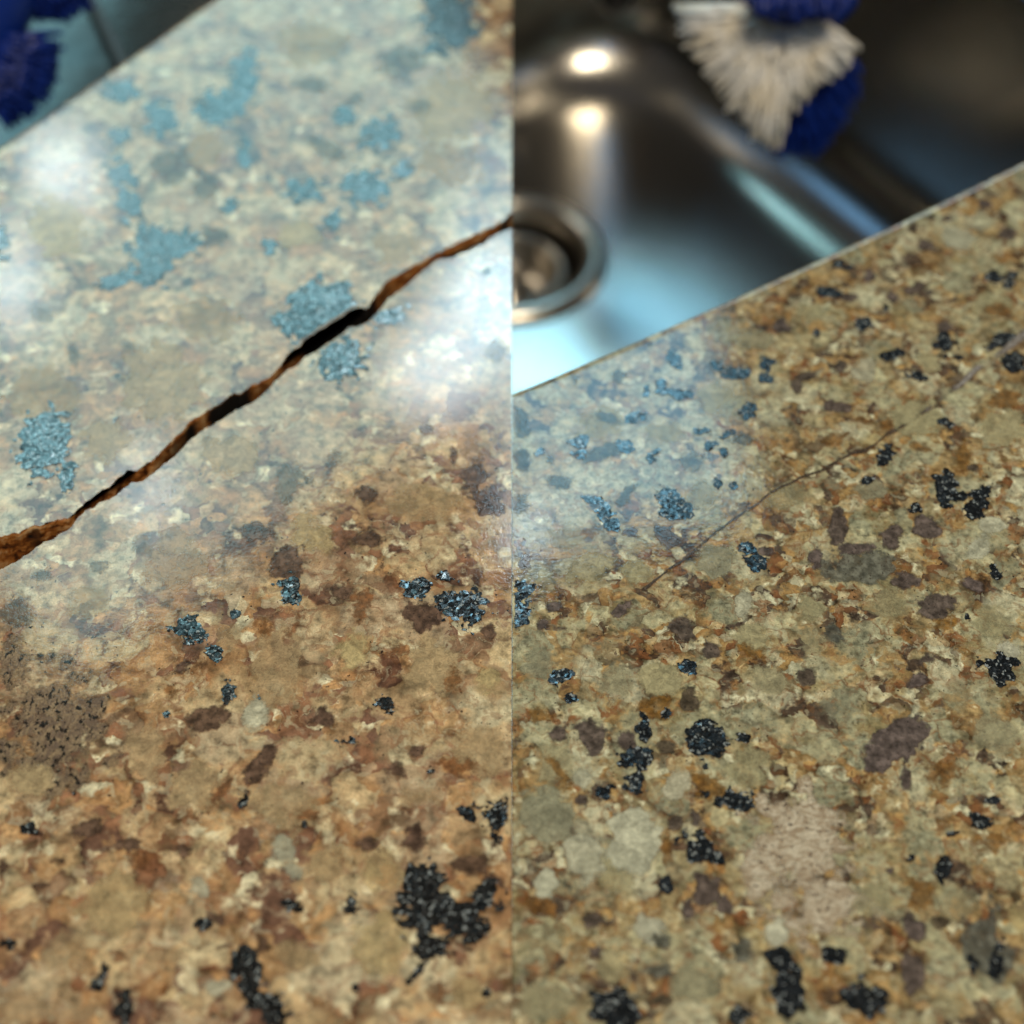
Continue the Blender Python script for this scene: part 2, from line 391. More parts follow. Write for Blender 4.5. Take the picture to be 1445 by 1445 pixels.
def crack_wall(name, curve, sgn, parent):
    DZ = [0.00002, -0.0002, -0.0006, -0.0011, -0.0017, -0.0024, -0.0034, -0.0048, -0.007, -0.012, -0.02, -0.0299]
    n = len(curve); rows = len(DZ); vs = []; gp = []; us = np.linspace(-260, 722.5, n)
    for r in range(rows):
        for i, p in enumerate(curve):
            if r == 0:                                # chipped rim running a little way over the polished face
                off = 0.00006 + 0.0012 * max(0.0, mnoise.fractal(Vector((p.x * 130, 2.0, sgn * 5)), 0.7, 2.2, 5) - 0.08)
            else:
                off = -0.00004 - 0.0007 * abs(mnoise.fractal(Vector((p.x * 700, r * 0.7, sgn * 7)), 0.8, 2.0, 4)) * min(1, r / 2)
            vs.append(Vector((p.x, p.y + sgn * off, DZ[r])))
            depth_shade = min(1.0, max(0.0, (-DZ[r] - 0.0006) / 0.0008)) * min(1.0, max(0.0, 0.12 + 1.6 * mnoise.fractal(Vector((us[i] * 0.016, 4.4, 0)), 0.8, 2.0, 3)))  # shade deep in the crack, painted darker down the wall
            gp.append(max(gap_shade_at(us[i]) * (1.0 if r > 1 else 0.75), depth_shade))
    fs = [(r * n + i, r * n + i + 1, (r + 1) * n + i + 1, (r + 1) * n + i) for r in range(rows - 1) for i in range(n - 1)]
    if sgn > 0: fs = [f[::-1] for f in fs]
    me = mesh(name, vs, fs)
    at = me.attributes.new('gap_shade', 'FLOAT', 'POINT'); at.data.foreach_set('value', gp)
    return link(name, me, parent, CW)
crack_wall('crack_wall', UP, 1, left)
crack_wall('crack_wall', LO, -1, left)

# ------------------------------------------------------------------ mineral grains let into the stone
PX = DIST * 2 * TAN / 1445.0
counts = {}
LAYER = {'s': 0, 'f': 1, 'w': 2, 'r': 3, 'g': 4, 'q': 5, 'b': 6}
GNAME = {'s': 'speckled_patch', 'f': 'feldspar_grain', 'w': 'pale_feldspar_grain', 'r': 'rust_patch', 'g': 'grey_quartz_grain', 'q': 'smoky_quartz_grain', 'b': 'black_mica_crystal'}
def grain(side, kind, u, v, wd, ht, rot=0.0, jag=None):
    parent = left if side == 'L' else right
    ca, sa = math.cos(R(rot)), math.sin(R(rot))
    gr = {'b': 3.5, 'q': 3.5}.get(kind, 6.0); wd += gr; ht += gr
    if kind == 'b' and side == 'L' and v < 560 and jag is None: jag = 0.85; wd *= 1.12; ht *= 1.12
    c = on_plane(u, v)
    ax = on_plane(u + ca * wd / 2, v - sa * wd / 2) - c
    ay = on_plane(u - sa * ht / 2, v - ca * ht / 2) - c
    rad = math.sqrt(max(ax.length, 1e-5) * max(ay.length, 1e-5)); rpx = rad / PX
    sd = random.random() * 100
    i = counts.get(side, 0); counts[side] = i + 1
    z = 0.00002 + LAYER[kind] * 0.000016 + (i % 5) * 0.000003
    ext = {'b': 1.6, 's': 1.5}.get(kind, 1.4)
    stp = {'b': 1.9, 's': 5.0}.get(kind, 2.6)
    nx = int(min(46, max(10, 2 * ext * ax.length / PX / stp))); ny = int(min(46, max(10, 2 * ext * ay.length / PX / stp)))
    K = random.randint(5, 8); a0 = random.random() * 6.28
    planes = [(a0 + k * 6.283 / K + random.uniform(-0.3, 0.3), random.uniform(0.78, 1.05)) for k in range(K)]
    G = np.zeros((nx + 1, ny + 1)); P = []
    for a in range(nx + 1):
        for b in range(ny + 1):
            s_ = (a / nx * 2 - 1) * ext; t_ = (b / ny * 2 - 1) * ext
            p = c + ax * s_ + ay * t_; P.append(p)
            X = Vector((p.x * 1000, p.y * 1000, sd))
            r = math.hypot(s_, t_)
            if kind == 'b':
                j = 0.62 if jag is None else jag
                f = 1 - r + j * mnoise.fractal(X * 0.42, 0.8, 2.0, 4) * min(1.3, 0.7 + 6 / max(rpx, 4)) 
            elif kind == 's':
                f = 1 - r + 0.55 * mnoise.fractal(X * 0.25, 0.8, 2.0, 4)
            elif kind in 'qrg':
                f = min(h - (s_ * math.cos(an) + t_ * math.sin(an)) for an, h in planes) + 0.42 * mnoise.fractal(X * 0.30, 0.8, 2.0, 3) 
                f = min(f, 1.12 - r + 0.1 * mnoise.noise(X * 0.3))
            else:
                f = 1 - r + 0.42 * mnoise.fractal(X * 0.26, 0.9, 2.0, 3)
            lim = -p.x if side == 'L' else p.x
            if side == 'L':
                lim = min(lim, max(p.y - np.interp(p.x, UPX, UPY), np.interp(p.x, LOX, LOY) - p.y))
                lim = min(lim, np.polyval(L_K, p.x) - p.y - 0.0036)
            else:
                lim = min(lim, np.polyval(R_K, p.x) - p.y - 0.0036)
            G[a, b] = min(f, (lim - 0.0002) / rad)
    soft_px = {'b': 7.0, 's': 34.0, 'f': 16.0, 'w': 12.0, 'g': 14.0, 'q': 10.0, 'r': 14.0}[kind]
    soft_px = min(soft_px, rpx * 0.8)
    if side == 'L': soft_px *= 1.3
    verts, faces, soft, core, vid = [], [], [], [], {}
    def vert(key, p, fv):
        if key not in vid:
            vid[key] = len(verts); verts.append((p.x, p.y, z)); soft.append(min(1.0, max(0.0, fv * rpx / soft_px))); core.append(fv)
        return vid[key]
    W = ny + 1
    for a in range(nx):
        for b in range(ny):
            ids = [(a, b), (a + 1, b), (a + 1, b + 1), (a, b + 1)]
            fv = [G[q] for q in ids]
            if max(fv) <= 0: continue
            poly = []
            for k in range(4):
                q0, q1 = ids[k], ids[(k + 1) % 4]; f0, f1 = fv[k], fv[(k + 1) % 4]
                if f0 > 0: poly.append(vert(q0, P[q0[0] * W + q0[1]], f0))
                if (f0 > 0) != (f1 > 0):
                    t = f0 / (f0 - f1); kk = (min(q0, q1), max(q0, q1))
                    poly.append(vert(kk, P[q0[0] * W + q0[1]].lerp(P[q1[0] * W + q1[1]], t), 0.0))
            if len(poly) >= 3: faces.append(poly)
    if len(faces) < 3: return None
    me = mesh(GNAME[kind], verts, faces, smooth=False)
    for nm, vals in (('soft', soft), ('core', core)):
        at = me.attributes.new(nm, 'FLOAT', 'POINT'); at.data.foreach_set('value', vals)
    if len(me.polygons) and me.polygons[0].normal.z < 0: me.flip_normals()
    return link(GNAME[kind], me, parent, MAT[side + kind])

LEFT = [
 # mica that mirrors the window (blue-grey up there)
 ('b',635,28,72,88,0),('b',170,130,46,26,0),('b',228,170,46,42,0),('b',170,193,30,24,0),('b',345,112,34,80,-8),('b',308,152,62,46,20),
 ('b',172,243,38,42,0),('b',182,285,28,52,15),('b',216,352,62,66,0),('b',258,345,46,34,10),('b',205,388,64,30,0),('b',160,400,40,22,20),
 ('b',487,165,32,28,0),('b',538,190,60,38,20),('b',568,240,28,22,0),('b',430,268,54,28,10),('b',515,265,58,48,0),('b',470,312,28,32,0),
 ('b',325,290,20,18,0),('b',380,350,20,22,0),('b',0,340,26,46,0),('b',455,440,112,92,20,.45),('b',482,505,66,50,20),('b',550,445,64,22,30),('b',405,460,30,40,0),
 ('b',62,622,76,96,-20),('b',95,672,28,36,0),('b',345,215,18,40,0),('g',565,87,84,42,15),('g',410,682,62,54,20),('g',242,232,64,60,0),('g',290,262,38,48,0),
 ('g',300,330,50,30,0),('g',62,445,44,20,-20),('g',180,490,26,26,0),('g',105,500,20,38,0),('g',440,120,60,24,0),('g',460,210,70,30,-20),('g',385,800,20,20,0),
 ('g',470,650,26,30,-30),('g',200,770,26,40,0),('g',140,800,40,28,20),('g',60,812,50,24,10),('g',500,140,30,20,0),('g',590,150,40,20,0),('g',20,870,60,50,0),('g',700,500,40,40,0),
 # brown smoky quartz
 ('q',672,672,40,60,-35),('q',688,710,50,44,-35),('q',640,640,14,34,0),('q',515,697,34,38,0),('q',600,605,22,22,0),('q',520,760,46,36,0),('q',360,752,62,28,15),
 ('q',413,795,66,54,20),('b',408,835,34,42,0),('b',268,888,46,38,-20),('b',300,922,22,32,30),('b',322,975,26,32,0),('b',366,986,14,12,0),('b',333,866,12,14,0),('q',255,940,30,26,0),
 ('r',240,977,32,28,0),('q',295,1012,72,46,15),('r',372,885,40,30,0),('q',480,835,50,24,0),('b',587,828,40,34,0),('q',595,868,84,52,0),('b',652,856,74,54,-10),('q',690,892,24,36,20),('b',626,815,32,14,-15),
 ('r',556,815,40,36,0),('b',543,993,28,26,0),('q',457,1012,44,34,-20),('b',488,1048,26,12,0),('q',366,1080,32,72,-35),('b',343,1128,16,22,0),('r',350,1105,50,20,60),
 ('q',120,1170,56,34,20),('q',85,1218,34,28,10),('b',43,1168,30,20,0),('q',4,1227,28,36,0),('q',585,1182,46,50,10),('q',520,1190,44,26,0),('b',664,1147,40,22,15),('b',706,1155,46,44,0),('b',700,1182,20,18,0),
 ('b',598,1240,56,60,30),('b',600,1290,92,74,0),('b',648,1292,76,50,-15),('b',690,1262,54,40,0),('b',615,1335,56,34,10),('b',590,1372,12,52,-40),('b',672,1325,30,36,0),
 ('q',664,1220,66,34,0),('q',700,1243,44,20,-20),('b',410,1280,34,18,10),('b',495,1275,24,24,0),('b',288,1305,36,20,0),('q',300,1297,44,32,0),('q',322,1335,36,18,20),
 ('b',352,1375,50,64,20),('b',378,1418,80,44,-40),('b',345,1345,34,26,0),('q',370,1330,34,36,0),('b',138,1393,38,34,0),('b',150,1370,12,30,0),('b',178,1420,28,44,0),('q',55,1250,50,10,0),('b',8,1330,26,20,0),
 ('r',232,1395,24,20,0),('r',440,1150,60,20,0),('r',640,1080,90,28,-10),('r',510,850,40,60,0),('r',310,1120,120,10,50),('r',200,1210,60,40,0),('r',420,880,60,20,50),('r',640,960,30,50,0),('r',445,1412,60,24,-30),('r',170,1350,40,26,0),('r',615,1400,40,40,0),('r',560,920,40,30,0),('q',180,1195,50,24,10),('q',260,1205,32,36,-20),('q',560,1090,36,30,0),('q',590,1060,30,24,0),
 ('b',235,1010,10,10,0),('b',430,1165,12,12,0),('b',610,1090,10,10,0),('b',500,1395,10,12,0),('b',686,1400,14,14,0),('b',688,383,8,8,0),('b',163,593,10,10,0),('b',105,1120,10,8,0),
 # pale rounded feldspar
 ('f',160,1275,108,104,0),('f',390,940,84,120,-10),('f',610,940,96,84,0),('f',275,1112,80,80,0),('f',400,1138,104,82,0),('f',672,1060,96,84,0),('f',585,1125,70,36,0),('f',90,1345,76,66,0),('f',540,1330,100,96,0),('f',420,1345,90,50,0),
 ('f',248,790,96,92,0),('f',438,757,66,62,0),('f',600,710,110,60,0),('f',205,1060,70,90,0),('f',40,1100,70,60,0),('f',460,1215,60,60,0),('f',540,1230,80,70,0),('f',690,960,50,50,0),('f',660,1400,70,50,0),('f',230,1350,60,40,0),('f',30,1420,80,60,0),('f',500,920,60,60,0),('f',320,900,50,50,0),('f',120,1430,60,30,0),('f',440,1440,90,40,0),
 ('w',402,1205,36,80,20),('w',280,1250,30,40,0),('w',305,1390,50,34,0),('w',360,1010,40,50,0),('f',60,560,110,90,0),('f',230,540,120,110,0),('f',330,640,90,60,0),('f',150,620,80,60,0),('f',290,450,110,60,0),('f',640,150,120,90,0),('f',640,230,100,60,0),('f',560,350,80,50,0),('f',80,320,80,90,0),('f',440,60,100,60,0),('f',290,210,50,60,0),('f',420,330,60,50,0),('f',130,850,80,50,0),
 ('s',82,1020,170,170,10),('s',20,930,70,90,0),('s',60,1090,120,80,0),
]
RIGHT = [
 ('b',950,506,16,36,40,.4),('g',874,532,22,24,0),('b',912,548,9,16,0),('b',931,542,20,12,-20),('b',962,557,34,15,-5,.4),('b',938,552,24,12,0),('b',892,590,24,15,15,.4),('b',881,629,24,16,-35),('b',917,648,12,24,-10),('b',926,640,22,7,30),('b',907,590,12,7,45),
 ('b',989,608,24,10,-5),('b',1000,629,26,12,15),('b',1022,639,16,12,20),('b',1026,612,22,9,20),('b',1011,680,10,20,20),('b',1033,686,14,12,0),('b',1040,527,44,18,0,.45),('b',1014,518,24,12,-20),('b',1078,513,22,24,0),('b',1080,533,20,16,0),('b',1058,580,26,18,20),('b',945,702,40,26,-15),('b',955,721,54,24,0),
 ('b',853,723,26,28,0),('b',863,741,24,18,0),('q',887,753,32,20,0),('q',942,757,48,36,-10),('b',822,622,34,16,20),('b',818,640,20,10,0),('g',735,600,28,60,0),('g',812,527,13,36,10),('b',908,480,22,10,-30),('g',735,712,30,28,0),('g',850,640,60,24,20),('g',790,680,40,20,0),('g',858,590,50,16,-20),('g',735,650,24,40,0),('g',775,650,20,14,0),('g',880,700,50,20,30),('g',975,650,40,30,0),('g',1050,620,40,20,0),('b',838,705,30,12,0),('b',760,640,16,7,30),
 ('b',737,832,30,26,0),('b',733,866,34,48,0),('q',741,797,20,32,-10),('q',766,880,26,18,0),('q',782,857,30,18,20),('b',792,956,38,22,-10),('b',806,984,16,14,0),('q',882,856,52,16,35),('q',961,888,50,38,-25),('q',1003,920,30,26,-20),('b',1054,776,34,16,-15),('b',1068,796,30,24,-20),('q',1080,778,26,18,0),
 ('b',970,941,22,20,0),('q',973,988,32,44,15),('b',942,1008,18,14,0),('q',832,1040,48,56,0),('q',790,1033,34,30,0),('b',995,1044,64,54,-20,.35),('b',995,1080,16,18,0),('b',909,1032,20,40,15),('b',896,1072,48,30,0),('b',897,1106,32,32,0),('q',886,1050,32,40,20),('q',942,1055,44,18,0),('b',1047,1042,22,14,10),
 ('b',1035,1130,56,30,0),('b',1002,1122,26,12,0),('b',851,1116,26,20,0),('q',820,1130,20,24,0),('q',952,1161,26,32,0),('q',981,1158,24,28,0),('b',986,1198,52,40,-20),('b',1010,1214,24,26,0),('q',995,1256,52,56,0),('q',1022,1278,32,32,0),('q',972,1280,22,40,-10),('b',939,1248,15,34,0),('q',836,1300,46,32,0),('q',842,1345,30,20,0),('g',926,1372,60,22,0),('g',938,1330,44,24,-30),
 ('b',872,1424,80,56,-25),('b',1112,1398,40,92,0),('b',1100,1352,40,26,0),('b',1040,1432,40,30,0),('q',935,1412,50,26,0),
 ('q',1265,1050,118,56,32),('q',1279,1096,18,40,0),('b',1405,1130,24,14,0),('b',1386,1160,40,20,-20),('b',1350,1176,24,9,15),('b',1330,1224,26,40,-15),('b',1284,1214,20,12,0),('q',1256,1229,26,14,-15),('q',1289,1310,42,48,0),('q',1325,1302,34,20,0),('q',1289,1378,34,74,8),('b',1408,1358,20,62,-15),('b',1373,1368,16,30,0),('g',1394,1330,72,132,0),
 ('b',1222,1412,62,52,-10),('b',1178,1350,46,20,0),('b',1250,645,26,28,0),('b',1222,679,16,10,20),('b',1336,690,36,44,20),('b',1380,708,36,48,-20),('b',1356,700,24,12,0),('b',1290,718,16,15,-20),('q',1308,745,42,40,0),('q',1258,757,36,36,0),('q',1181,745,32,56,0),('g',1210,800,110,54,-5),('q',1150,785,24,40,0),('q',1208,775,60,18,0),('q',1280,818,46,26,10),('q',1369,826,38,22,-20),('q',1322,855,62,34,0),
 ('b',1405,807,14,24,20),('g',1178,896,32,34,0),('b',1366,872,11,12,0),('b',1413,946,48,40,-25),('b',1378,938,13,13,0),('q',1139,952,34,34,0),('q',1294,962,32,36,0),('q',1305,930,30,20,0),('b',1335,597,26,10,-10),('r',1300,632,46,12,-12),('q',1374,660,24,16,0),
 ('b',1170,413,40,15,-5,.4),('b',1181,370,26,13,-25),('b',1195,378,14,8,0),('b',1219,457,30,22,0),('b',1402,391,26,22,0),('b',1428,395,22,22,0),('b',1331,486,30,30,0),('b',1355,503,16,14,-20),('b',1255,503,40,15,15),('b',1415,480,54,18,20),('b',1430,512,44,24,-10),('b',1294,531,30,12,-10),('w',1354,338,42,36,-30),('q',1304,345,26,20,0),('q',1288,318,14,28,0),('b',1315,306,14,10,0),('q',1335,308,18,10,0),('q',1228,390,22,20,0),('w',1219,524,36,36,0),('q',1336,462,30,18,0),('q',1186,518,32,18,0),('q',1294,407,44,18,20),('q',1125,546,22,24,0),('q',1183,574,46,18,0),('q',1105,460,26,24,0),('b',1248,438,10,12,0),('b',1152,470,10,14,0),('q',1310,412,26,10,0),('q',1140,530,40,14,10),('q',1420,330,30,20,0),('q',1390,290,26,14,0),('q',1200,420,26,16,0),('q',1260,420,20,16,0),
 ('w',892,1182,80,86,-10),('w',826,1208,56,68,0),('w',914,1312,64,40,-15),('f',770,1150,90,80,0),('f',1087,962,54,54,0),('w',1380,774,30,48,-30),('f',1142,858,48,46,0),('f',1255,858,60,60,0),('f',1416,602,72,56,0),('f',1405,1040,72,66,0),('f',1290,590,80,50,0),('f',1110,700,70,40,0),('f',1010,790,70,50,20),('f',1230,690,50,40,0),('f',1400,880,70,50,0),('w',1050,850,26,50,0),('f',1060,1080,70,60,0),('w',956,1105,36,50,-30),('f',1350,980,50,50,0),('f',1060,900,50,60,0),('f',870,960,60,50,0),('f',930,960,60,50,0),('f',780,1080,60,60,0),('w',822,1098,24,34,0),('f',1180,1000,60,50,0),('f',1150,900,50,40,0),('f',1350,1280,60,60,0),('f',1235,1272,66,64,0),('w',1095,1318,32,44,0),('g',1047,1338,44,50,0),('f',1425,1240,50,40,0),('f',760,1330,80,70,0),('f',760,1410,90,60,0),('f',980,1390,80,50,0),('f',1340,1420,80,40,0),('f',830,800,70,40,20),('f',900,810,50,36,0),('f',760,940,60,40,0),('w',1420,920,40,40,0),('w',1400,740,44,30,0),('f',850,600,70,50,0),('f',940,610,60,30,0),('f',1010,560,60,40,0),('f',990,700,60,40,0),('f',1060,480,60,30,0),('f',1140,440,50,30,0),('f',1250,330,50,24,0),('f',1400,430,60,30,0),('f',1310,510,40,30,20),('f',800,760,50,40,0),('f',870,1240,60,50,0),('f',860,1360,50,60,0),('w',770,1250,40,60,0),
 ('r',830,750,50,18,0),('r',1060,920,50,30,-30),('r',1180,620,50,20,0),('r',1420,560,60,30,0),('r',760,1010,50,20,0),('r',920,1000,70,40,0),('r',1330,1090,60,40,0),('r',1400,1190,60,40,0),('r',1360,650,30,60,0),('r',1250,600,30,24,0),('r',1000,1110,60,40,0),('r',940,1200,20,60,0),('r',790,1090,20,60,40),('r',1330,880,60,20,30),('r',1300,1260,50,60,0),('r',1410,440,50,22,0),('r',760,1280,70,30,-20),
 ('s',1130,1190,150,170,20),('s',1160,1280,150,110,0),('s',1075,1230,60,120,0),
]
for side, lst in (('L', LEFT), ('R', RIGHT)):
    for g in lst: grain(side, *g)

# the mended crack on the right: a thin filled seam, wider near the slab's far end
def m_seam():
    s = N('seam_filler'); co = s.coord()
    nz = s.noise(co, 0.9, 4.0, 0.65).outputs[0]
    wp = s.n('ShaderNodeAttribute', attribute_name='wide').outputs[2]
    col = s.mix(wp, s.ramp(nz, [(0.35, H(60,46,36)), (0.65, H(112,92,76))]), s.ramp(nz, [(0.35, H(128,110,100)), (0.65, H(186,172,160))]))
    al = s.math('MULTIPLY', s.n('ShaderNodeAttribute', attribute_name='soft').outputs[2], s.math('MULTIPLY', s.smooth(nz, 0.28, 0.48), s.smooth(s.noise(co, 0.12, 2.0).outputs[0], 0.28, 0.46)))
    return s.done(polish(s, co, col).outputs[0], al)
SEAM = [(1450,468,20),(1400,505,16),(1345,548,13),(1310,578,10),(1270,606,6),(1220,633,4),(1160,662,4),(1100,690,4),(1050,722,4),(1010,752,4),(985,773,5),(930,815,5),(885,850,8),(850,885,8),(815,915,12),(770,955,18),(722,985,22)]
def seam():
    P = []
    n = 220; us = np.linspace(905, 1448, n); S_ = sorted(SEAM)
    vs = np.interp(us, [p[0] for p in S_], [p[1] for p in S_]); ws = np.interp(us, [p[0] for p in S_], [p[2] for p in S_])
    verts, soft, wide = [], [], []
    for u, v, w_ in zip(us, vs, ws):
        v += mnoise.fractal(Vector((u * 0.03, 1.7, 0)), 1, 2, 4) * 4
        w_ *= 0.8 + 0.7 * mnoise.noise(Vector((u * 0.04, 8, 0)))
        for k, sf in ((-1, 0.0), (-0.4, 1.0), (0.4, 1.0), (1, 0.0)):
            p = on_plane(u, v + k * (w_ / 2 + 1)); verts.append((p.x, p.y, 0.000165)); soft.append(sf); wide.append(min(1.0, max(0.0, (w_ - 7) / 5)))
    fs = [(i * 4 + k, i * 4 + 4 + k, i * 4 + 5 + k, i * 4 + 1 + k) for i in range(n - 1) for k in range(3)]
    me = mesh('mended_seam', verts, fs, smooth=False)
    if me.polygons[0].normal.z < 0: me.flip_normals()
    at = me.attributes.new('soft', 'FLOAT', 'POINT'); at.data.foreach_set('value', soft)
    at2 = me.attributes.new('wide', 'FLOAT', 'POINT'); at2.data.foreach_set('value', wide)
    o = link('mended_seam', me, right, m_seam()); o['label'] = 'thin pale filled seam where the crack was mended'
seam()

# ------------------------------------------------------------------ stainless steel sink
def m_steel(name, base=(0.43, 0.415, 0.385), rough=0.23, scale=(3.0, 0.05, 3.0)):
    s = N(name); co = s.coord()
    nz = s.noise(s.vmath('MULTIPLY', co, scale), 1.0, 3.0, 0.6, dim='3D').outputs[0]
    rg = s.math('MULTIPLY_ADD', nz, 0.10, rough - 0.05)
    bump = s.n('ShaderNodeBump', {'Strength': 0.02, 'Distance': 0.0002, 'Height': nz})
    return s.done(s.bsdf(Base_Color=base, Metallic=1.0, Roughness=rg, Normal=bump.outputs[0]).outputs[0])
STEEL = m_steel('brushed_steel'); CHROME = m_steel('drain_steel', (0.60, 0.56, 0.50), 0.28)
DARKHOLE = N('drain_shade'); DARKHOLE = DARKHOLE.done(DARKHOLE.bsdf(Base_Color=(0.02, 0.016, 0.012), Roughness=0.5).outputs[0])  # shade of the steel well painted as a near-black colour
E = (on_plane(1445, 222) - on_plane(722.5, 546)).normalized(); NN = Vector((-E.y, E.x, 0))
DR = on_plane(716, 362, ZF)                          # drain centre
JR = on_plane(1120, 240, ZF)                         # a point on the foot of the right wall
a_R = (JR - DR).dot(E); a_L = -0.46
b_F = (on_plane(800, 95, ZF) - DR).dot(NN); b_N = -0.30
def rrect(a0, a1, b0, b1, r, z, seg=8):
    pts = []
    for cx, cy, s0 in ((a1 - r, b1 - r, 0), (a0 + r, b1 - r, 90), (a0 + r, b0 + r, 180), (a1 - r, b0 + r, 270)):
        for k in range(seg + 1):
            t = R(s0 + 90 * k / seg); q = DR + E * (cx + r * math.cos(t)) + NN * (cy + r * math.sin(t))
            pts.append(Vector((q.x, q.y, z)))
    out = []
    for i, p in enumerate(pts):
        out.append(p)
        if i % (seg + 1) == seg:
            nx_ = pts[(i + 1) % len(pts)]
            out += [p.lerp(nx_, t / 24) for t in range(1, 24)]
    return out
sink = empty('sink', (DR.x, DR.y, ZF - 0.07), 'brushed stainless steel sink basin with a round drain behind the counters', 'sink')
def build_basin():
    rf = 0.036; loops = []
    loops.append(rrect(a_L - .02, a_R + .02, b_N - .02, b_F + .02, 0.06, -THICK - 0.001))
    for k in range(6):                                # rolled rim, wall, floor fillet
        pass
    loops.append(rrect(a_L, a_R, b_N, b_F, 0.060, -THICK - 0.001))
    loops.append(rrect(a_L, a_R, b_N, b_F, 0.060, -THICK - 0.006))
    for zz in (-0.08, -0.12, ZF + rf):
        loops.append(rrect(a_L, a_R, b_N, b_F, 0.060, zz))
    for k in range(1, 9):
        t = k / 8 * math.pi / 2; ins = rf * (1 - math.cos(t)); 
        loops.append(rrect(a_L + ins, a_R - ins, b_N + ins, b_F - ins, 0.060 - ins * 0.7, ZF + rf * (1 - math.sin(t))))
    n = len(loops[0]); vs = [p for l in loops for p in l]
    fs = [(i * n + j, i * n + (j + 1) % n, (i + 1) * n + (j + 1) % n, (i + 1) * n + j) for i in range(len(loops) - 1) for j in range(n)]
    # floor ring down to the drain hole
    rd = 0.0340
    base = (len(loops) - 1) * n
    hole = []
    for j in range(n):
        p = vs[base + j] - DR; ang = math.atan2(p.y, p.x)
        hole.append(Vector((DR.x + rd * math.cos(ang), DR.y + rd * math.sin(ang), ZF - 0.0008)))
    mid = [vs[base + j].lerp(hole[j], 0.7) for j in range(n)]
    for m_ in mid: m_.z = ZF
    vs += mid + hole
    for a_, b_ in ((base, base + n), (base + n, base + 2 * n)):
        fs += [(a_ + j, a_ + (j + 1) % n, b_ + (j + 1) % n, b_ + j) for j in range(n)]
    me = mesh('basin', vs, fs); 
    bm = bmesh.new(); bm.from_mesh(me); bmesh.ops.recalc_face_normals(bm, faces=bm.faces)
    bm.to_mesh(me); bm.free()
    return link('basin', me, sink, STEEL)
build_basin()
def lathe(name, prof, parent, mat, seg=64, center=None):
    c = center or DR; vs, fs = [], []
    for r, z in prof:
        r *= 0.9
        for k in range(seg):
            t = 6.28318 * k / seg; vs.append((c.x + r * math.cos(t), c.y + r * math.sin(t), z))
    m_ = len(prof)
    for i in range(m_ - 1):
        for k in range(seg): fs.append((i * seg + k, i * seg + (k + 1) % seg, (i + 1) * seg + (k + 1) % seg, (i + 1) * seg + k))
    return link(name, mesh(name, vs, fs), parent, mat)
dz = ZF
drain = lathe('drain', [(0.0435, dz - 0.0006), (0.0428, dz + 0.0016), (0.0390, dz + 0.0034), (0.0342, dz + 0.0022), (0.0328, dz - 0.001), (0.0322, dz - 0.004)], sink, CHROME)
lathe('drain_well', [(0.0323, dz - 0.0038), (0.0300, dz - 0.014), (0.0285, dz - 0.030), (0.0005, dz - 0.032)], drain, DARKHOLE)
lathe('strainer', [(0.0262, dz - 0.016), (0.0258, dz - 0.008), (0.0240, dz - 0.0055), (0.0218, dz - 0.007), (0.0205, dz - 0.018), (0.0060, dz - 0.022), (0.0050, dz - 0.012), (0.0005, dz - 0.011)], drain, CHROME)
# warm bulbs mirrored in the floor and the curved foot of the wall
def sink_lamp(name, u, v, wpx, hpx, dist, radiance, color):
    """a lamp that the steel passes on to the eye: follow the ray from face to face until it leaves the basin"""
    p = CAM.copy(); d = ray(u, v); tot = 0
    PL = [(Vector((0, 0, 1)), ZF), (NN, DR.dot(NN) + b_F), (E, DR.dot(E) + a_R), (E, DR.dot(E) + a_L), (NN, DR.dot(NN) + b_N)]
    last = None
    for step in range(8):
        best = None
        for i_, (n_, c_) in enumerate(PL):
            if i_ == last or abs(d.dot(n_)) < 1e-6: continue
            if step == 0 and i_ > 2: continue
            t = (c_ - p.dot(n_)) / d.dot(n_)
            if t > 1e-5 and (best is None or t < best[0]): best = (t, i_)
        if best is None: break
        q = p + d * best[0]
        if step > 0 and q.z > -THICK: break            # out of the basin
        p = q; tot += best[0]; last = best[1]; n_ = PL[last][0]; d = d - n_ * (2 * d.dot(n_))
    k = 2 * TAN / 1445.0 * (tot + dist)
    return area_lamp(name, p + d * dist, p, wpx * k, hpx * k, radiance, color)
sink_lamp('sink_tint_lamp', 850, 330, 260, 230, 1.6, 5.0, (0.18, 0.50, 1.0))  # added coloured lamps, unseen, that tint the steel blue and teal
sink_lamp('sink_tint_lamp', 770, 70, 120, 140, 1.6, 0.7, (0.18, 0.75, 0.95))
sink_lamp('sink_tint_lamp', 1370, 190, 280, 260, 1.6, 2.2, (0.22, 0.55, 1.0))
WARM = (1.0, 0.52, 0.14)
for (u, v, k) in ((855, 172, 34), (893, 140, 24), (935, 185, 18), (850, 205, 12)):
    sink_lamp('pendant_bulb', u, v, 26, 28, 1.1, 0.30 * k, WARM)

